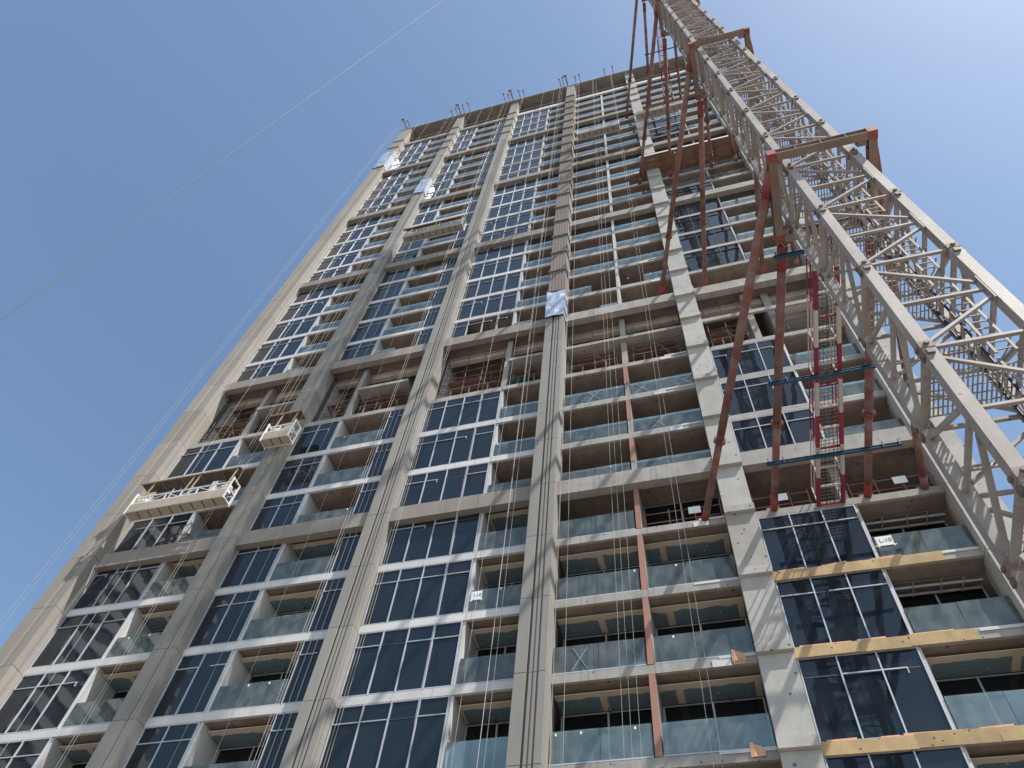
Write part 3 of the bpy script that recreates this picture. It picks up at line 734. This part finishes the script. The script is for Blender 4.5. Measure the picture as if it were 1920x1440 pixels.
def foil(k, z0, z1, label):
    x0, x1, p = PIL[k]; mb = MB(); rr = random.Random(k)
    nx, nz = 7, 9; pts = []
    prof = [(x0 - .05, .0), (x0 - .05, -p - .05)] + [(x0 + (x1 - x0) * q / 4, -p - .05) for q in range(1, 4)] + [(x1 + .05, -p - .05), (x1 + .05, 0)]
    for j in range(nz + 1):
        for (x, y) in prof: pts.append((x + rr.uniform(-.03, .03), y - rr.uniform(0, .11), z0 + (z1 - z0) * j / nz + rr.uniform(-.05, .05)))
    mb.v = pts; m_ = len(prof)
    for j in range(nz):
        for q in range(m_ - 1): mb.f.append((j * m_ + q, j * m_ + q + 1, (j + 1) * m_ + q + 1, (j + 1) * m_ + q)); mb.m.append(0)
    o = mb.build('foil_wrap', None, FOIL); md = o.modifiers.new('thick', 'SOLIDIFY'); md.thickness = .01
    tag(o, label, 'foil', 'foil wraps round the pilasters')
foil(3, 32.6, 36.1, 'crinkled silver foil wrapped round the pilaster beside the middle bay')
foil(0, 83.5, 90.2, 'crinkled silver foil wrapped round the far left pilaster near the roof')
foil(1, 68.4, 73, 'crinkled silver foil wrapped round the second pilaster from the left')
def sign(x0, x1, z0, z1, text, label, tilt):
    s_ = thing('floor_sign', label, 'paper sign', ((x0 + x1) / 2, 0, z0), 'paper floor signs taped to balustrades')
    bx('sheet', s_, x0, x1, .012, .018, z0, z1, PAPER)
    MB().box(x0 - .08, x1 + .08, .008, .0115, z0 - .02, z0 + .02).box(x0 + .02, x0 + .06, .007, .0075, z0 - .1, z1).box(x1 - .03, x1 + .01, .007, .0075, z0 - .08, z1 + .02).build('tape', s_, CRADW)
    cu = bpy.data.curves.new('lettering', 'FONT'); cu.body = text; cu.size = (z1 - z0) * (.62 if x1 - x0 > .5 else .48); cu.align_x = 'CENTER'; cu.align_y = 'CENTER'; cu.extrude = .001
    tmp = bpy.data.objects.new('tmp', cu); C.objects.link(tmp); dg = bpy.context.evaluated_depsgraph_get()
    me = bpy.data.meshes.new_from_object(tmp.evaluated_get(dg)); bpy.data.objects.remove(tmp); me.materials.append(INK)
    for v_ in me.vertices: v_.co.x *= .85
    o = bpy.data.objects.new('lettering', me); link(o, s_, Vector(((x0 + x1) / 2 + .03, .0055, (z0 + z1) / 2 + ZO))); o.rotation_euler = (R(90), 0, 0)
sign(5.86, 6.42, 10.92, 11.36, 'L-10', 'white paper floor sign taped to the balustrade of the fifth bay', 0)
sign(-9.36, -8.9, 10.88, 11.32, '1-10', 'white paper floor sign taped to the balustrade of the third bay', 0)

# ------------------------------------------------------------------ scaffolding and guard rails in the open floors
def scaffold(x0, x1, z0, z1, label, ply=True, y=(.45, 1.9)):
    s_ = thing('scaffold', label, 'scaffold', ((x0 + x1) / 2, 1, z0), 'scaffolds inside the plant floors')
    n = max(2, round((x1 - x0) / 1.25)); rr = random.Random(int(x0 * 3))
    for k in range(n + 1):
        x = x0 + (x1 - x0) * k / n + rr.uniform(-.1, .1)
        for yy in y: MB().tube((x, yy, z0), (x + rr.uniform(-.08, .08), yy, z1 - rr.uniform(.1, .9)), .028, 6).build('standard', s_, RUST)
    for yy in y:
        for h in (.55, 1.05, 1.9, 2.5, 3.3, 4.1, 5.0):
            if z0 + h < z1 - .3: MB().tube((x0 - .2, yy - .05, z0 + h + rr.uniform(-.1, .1)), (x1 + .2, yy - .05, z0 + h + rr.uniform(-.1, .1)), .024, 6).build('ledger', s_, RUST)
    if ply:
        for k in range(int((x1 - x0) / 1.25)):
            bx('deck_board', s_, x0 + k * 1.25, x0 + k * 1.25 + 1.2, y[0] + .15, y[1] - .1, z0 + 2.55, z0 + 2.6, PLY, (R(rr.uniform(-3, 3)), R(rr.uniform(-2, 2)), 0))
            bx('toe_board', s_, x0 + k * 1.25, x0 + k * 1.25 + 1.2, .30, .33, z0 + .02, z0 + .02 + rr.uniform(.18, .42), PLY, (R(rr.uniform(-6, 6)), R(rr.uniform(-2, 2)), 0))
            if k % 2 == 0: bx('form_panel', s_, x0 + k * 1.25, x0 + k * 1.25 + 1.2, y[1] + .3, y[1] + .33, z0 + rr.uniform(.2, .6), z0 + rr.uniform(1.4, 2.2), PLY, (R(rr.uniform(-4, 4)), 0, 0))
        for k in range(n):
            x = x0 + (x1 - x0) * (k + .5) / n; MB().beam((x, .28, z0), (x + .02, .28, z0 + 1.15), .05, .04).build('rail_post', s_, RUST)
        MB().beam((x0, .25, z0 + 1.1), (x1, .25, z0 + 1.12), .04).build('rail', s_, RUST)
        MB().beam((x0 + .1, y[1], z0 + .1), (x0 + 1.3, y[1], z0 + 2.4), .045).beam((x1 - .1, y[0], z0 + .1), (x1 - 1.3, y[0], z0 + 2.4), .045).build('diagonal', s_, RUST)
P8 = S(8) + .37
scaffold(-29.5, -26.8, P8, S(10) - .4, 'rusty scaffold in the open plant floor at the left end')
scaffold(-26.0, -23.4, P8, S(9), 'rusty scaffold under the mezzanine behind the short cradle', True)
scaffold(-21.5, -19.9, P8, S(10) - .4, 'rusty scaffold in the left half of the second open plant bay')
scaffold(-18.9, -15.7, P8, S(9), 'rusty scaffold under the mezzanine of the second plant bay')
scaffold(-13.4, -10.0, P8, S(10) - .4, 'rusty scaffold with brown planks in the middle open plant bay')
scaffold(-9.2, -7.3, P8, S(9), 'small rusty scaffold beside the green netting in the middle plant bay')
scaffold(-5.6, -2.9, P8, S(9), 'rusty scaffold left of the column in the fourth plant bay')
scaffold(-2.1, .6, P8, S(9), 'rusty scaffold right of the column in the fourth plant bay')
scaffold(-5.6, .6, S(9) + .28, S(10) - .4, 'rusty scaffold standing on the fourth bay mezzanine', False)
scaffold(2.4, 4.4, P8, S(10) - .4, 'rusty scaffold behind the red struts in the fifth plant bay')
scaffold(6.4, 8.6, P8, S(9), 'rusty scaffold at the far right of the plant floor', False)
for x0, x1, z, lab in ((2.15, 4.3, S(4) + .37, 'dark red tube guard rail on the open floor left of the gangway'), (5.85, 8.8, S(4) + .37, 'dark red tube guard rail on the open floor right of the gangway'),
                       (-2.3, .85, S(4) + .37, 'dark red tube guard rail on the open floor left of the bare column')):
    s_ = thing('guard_rail', lab, 'guard rail', ((x0 + x1) / 2, .3, z), 'tube guard rails on the open floor')
    for k in range(4):
        x = x0 + (x1 - x0) * k / 3; MB().tube((x, .35, z), (x, .35, z + 1.25), .026, 6).build('post', s_, TIE)
    for h in (.55, 1.1): MB().tube((x0, .35, z + h), (x1, .35, z + h), .024, 6).build('rail', s_, TIE)
    bx('notice_board', s_, x1 - 1.3, x1 - .8, .3, .31, z + .75, z + 1.15, PAPER)
# balls of green netting
mb = MB(); rr = random.Random(5)
for k in range(60):
    c_ = Vector((-8.7 + rr.uniform(-.45, .45), .5 + rr.uniform(-.1, .3), P8 + 1.2 + rr.uniform(-.4, .4))); d = Vector((rr.uniform(-1, 1), rr.uniform(-.4, .4), rr.uniform(-1, 1))) * .25
    mb.beam(c_ - d, c_ + d, .09, .01)
tag(mb.build('netting_bundle', None, GREENM), 'bundle of green netting hung in the middle plant bay', 'netting')

ORD = ('first', 'second', 'third', 'fourth', 'fifth', 'sixth', 'seventh', 'eighth')
# ------------------------------------------------------------------ roof davits, starter bars, ropes
for cl, xs in enumerate(((-30.9, -30.4), (-23.7, -23.0, -22.6, -21.9, -21.2), (-15.9, -15.3, -14.8, -13.7, -13.1), (-7.9, -7.4, -6.9, -5.7, -5.1), (-1.6, -.5))):
    where = ('over the far left pilaster', 'over the second pilaster from the left', 'over the third pilaster from the left', 'over the pilaster by the fourth bay', 'over the fourth bay')[cl]
    for k, x in enumerate(xs):
        if (k == 2 or cl == 0 and k == 0) and cl < 4:
            d_ = thing('roof_davit', f'dark davit arm jutting from the roof edge {where}', 'davit', (x, -.4, S(31) + .3), 'roof davits')
            MB().beam((x, .6, S(31) + .75), (x, -2.1, S(31) + .95), .13).build('arm', d_, BOLT); MB().beam((x, -.3, S(31) + .12), (x, -.3, S(31) + 1.9), .12).build('post', d_, BOLT)
            MB().beam((x, -.3, S(31) + 1.85), (x - .3, -2.05, S(31) + 1.05), .07).build('stay', d_, BOLT); MB().box(x - .35, x + .1, -2.15, -1.95, S(31) + .8, S(31) + 1.05).build('pulley_head', d_, BOLT)
        else:
            e_ = -1.5 - .5 * random.random()
            o = MB().beam((x, .5, S(31) + .5), (x + random.uniform(-.1, .1), e_, S(31) + .7), .09).box(x - .1, x + .1, e_ - .1, e_ + .05, S(31) + .55, S(31) + .9).tube((x, -.5, S(31) + .12), (x, -.5, S(31) + 1.5), .05, 6).build('rope_outrigger', None, BOLT)
            tag(o, f'thin dark rope outrigger, {ORD[k]} from the left {where}', 'outrigger', 'rope outriggers along the roof edge')
ROPES = [('hanging off the left edge of the tower', -1.1, (-32.6, -32.2)), ('in front of the first bay', -1.0, (-29.1, -28.95, -27.1, -24.3, -24.0)), ('in front of the second bay', -.9, (-19.2, -17.6, -16.1, -15.9)),
         ('in front of the third bay', -.9, (-13.35, -13.2, -10.3, -8.75, -8.0, -7.85, -7.6)), ('in front of the fourth bay', -.9, (-5.7, -5.55, -5.35, -3.45, -3.3, -2.95, -.95, -.8))]
for wh, y, xs in ROPES:
    for kx, x in enumerate(sorted(xs)):
        zb = random.choice((-6, -4, 1.5, 3)) if x != -10.3 else 5.1
        sw = random.uniform(-.25, .25); mb = MB(); prev = (x, y, S(31) + 1)
        for k in range(1, 9):
            t = k / 8; q = (x + sw * t, y + .25 * t, S(31) + 1 + (zb - S(31) - 1) * t); mb.tube(prev, q, .0065, 5); prev = q
        tag(mb.build('suspension_rope', None, ROPE), f'thin pale suspension rope {wh}, {ORD[kx]} from the left', 'rope', 'suspension ropes on the facade')
hl = MB().tube((-27.2, -13.4, -ZO + .02), (-26.75, -13.4, 190), .018, 6)
tag(hl.build('hoist_line', None, LINE), 'single long hoist line crossing the open sky at the left', 'rope')
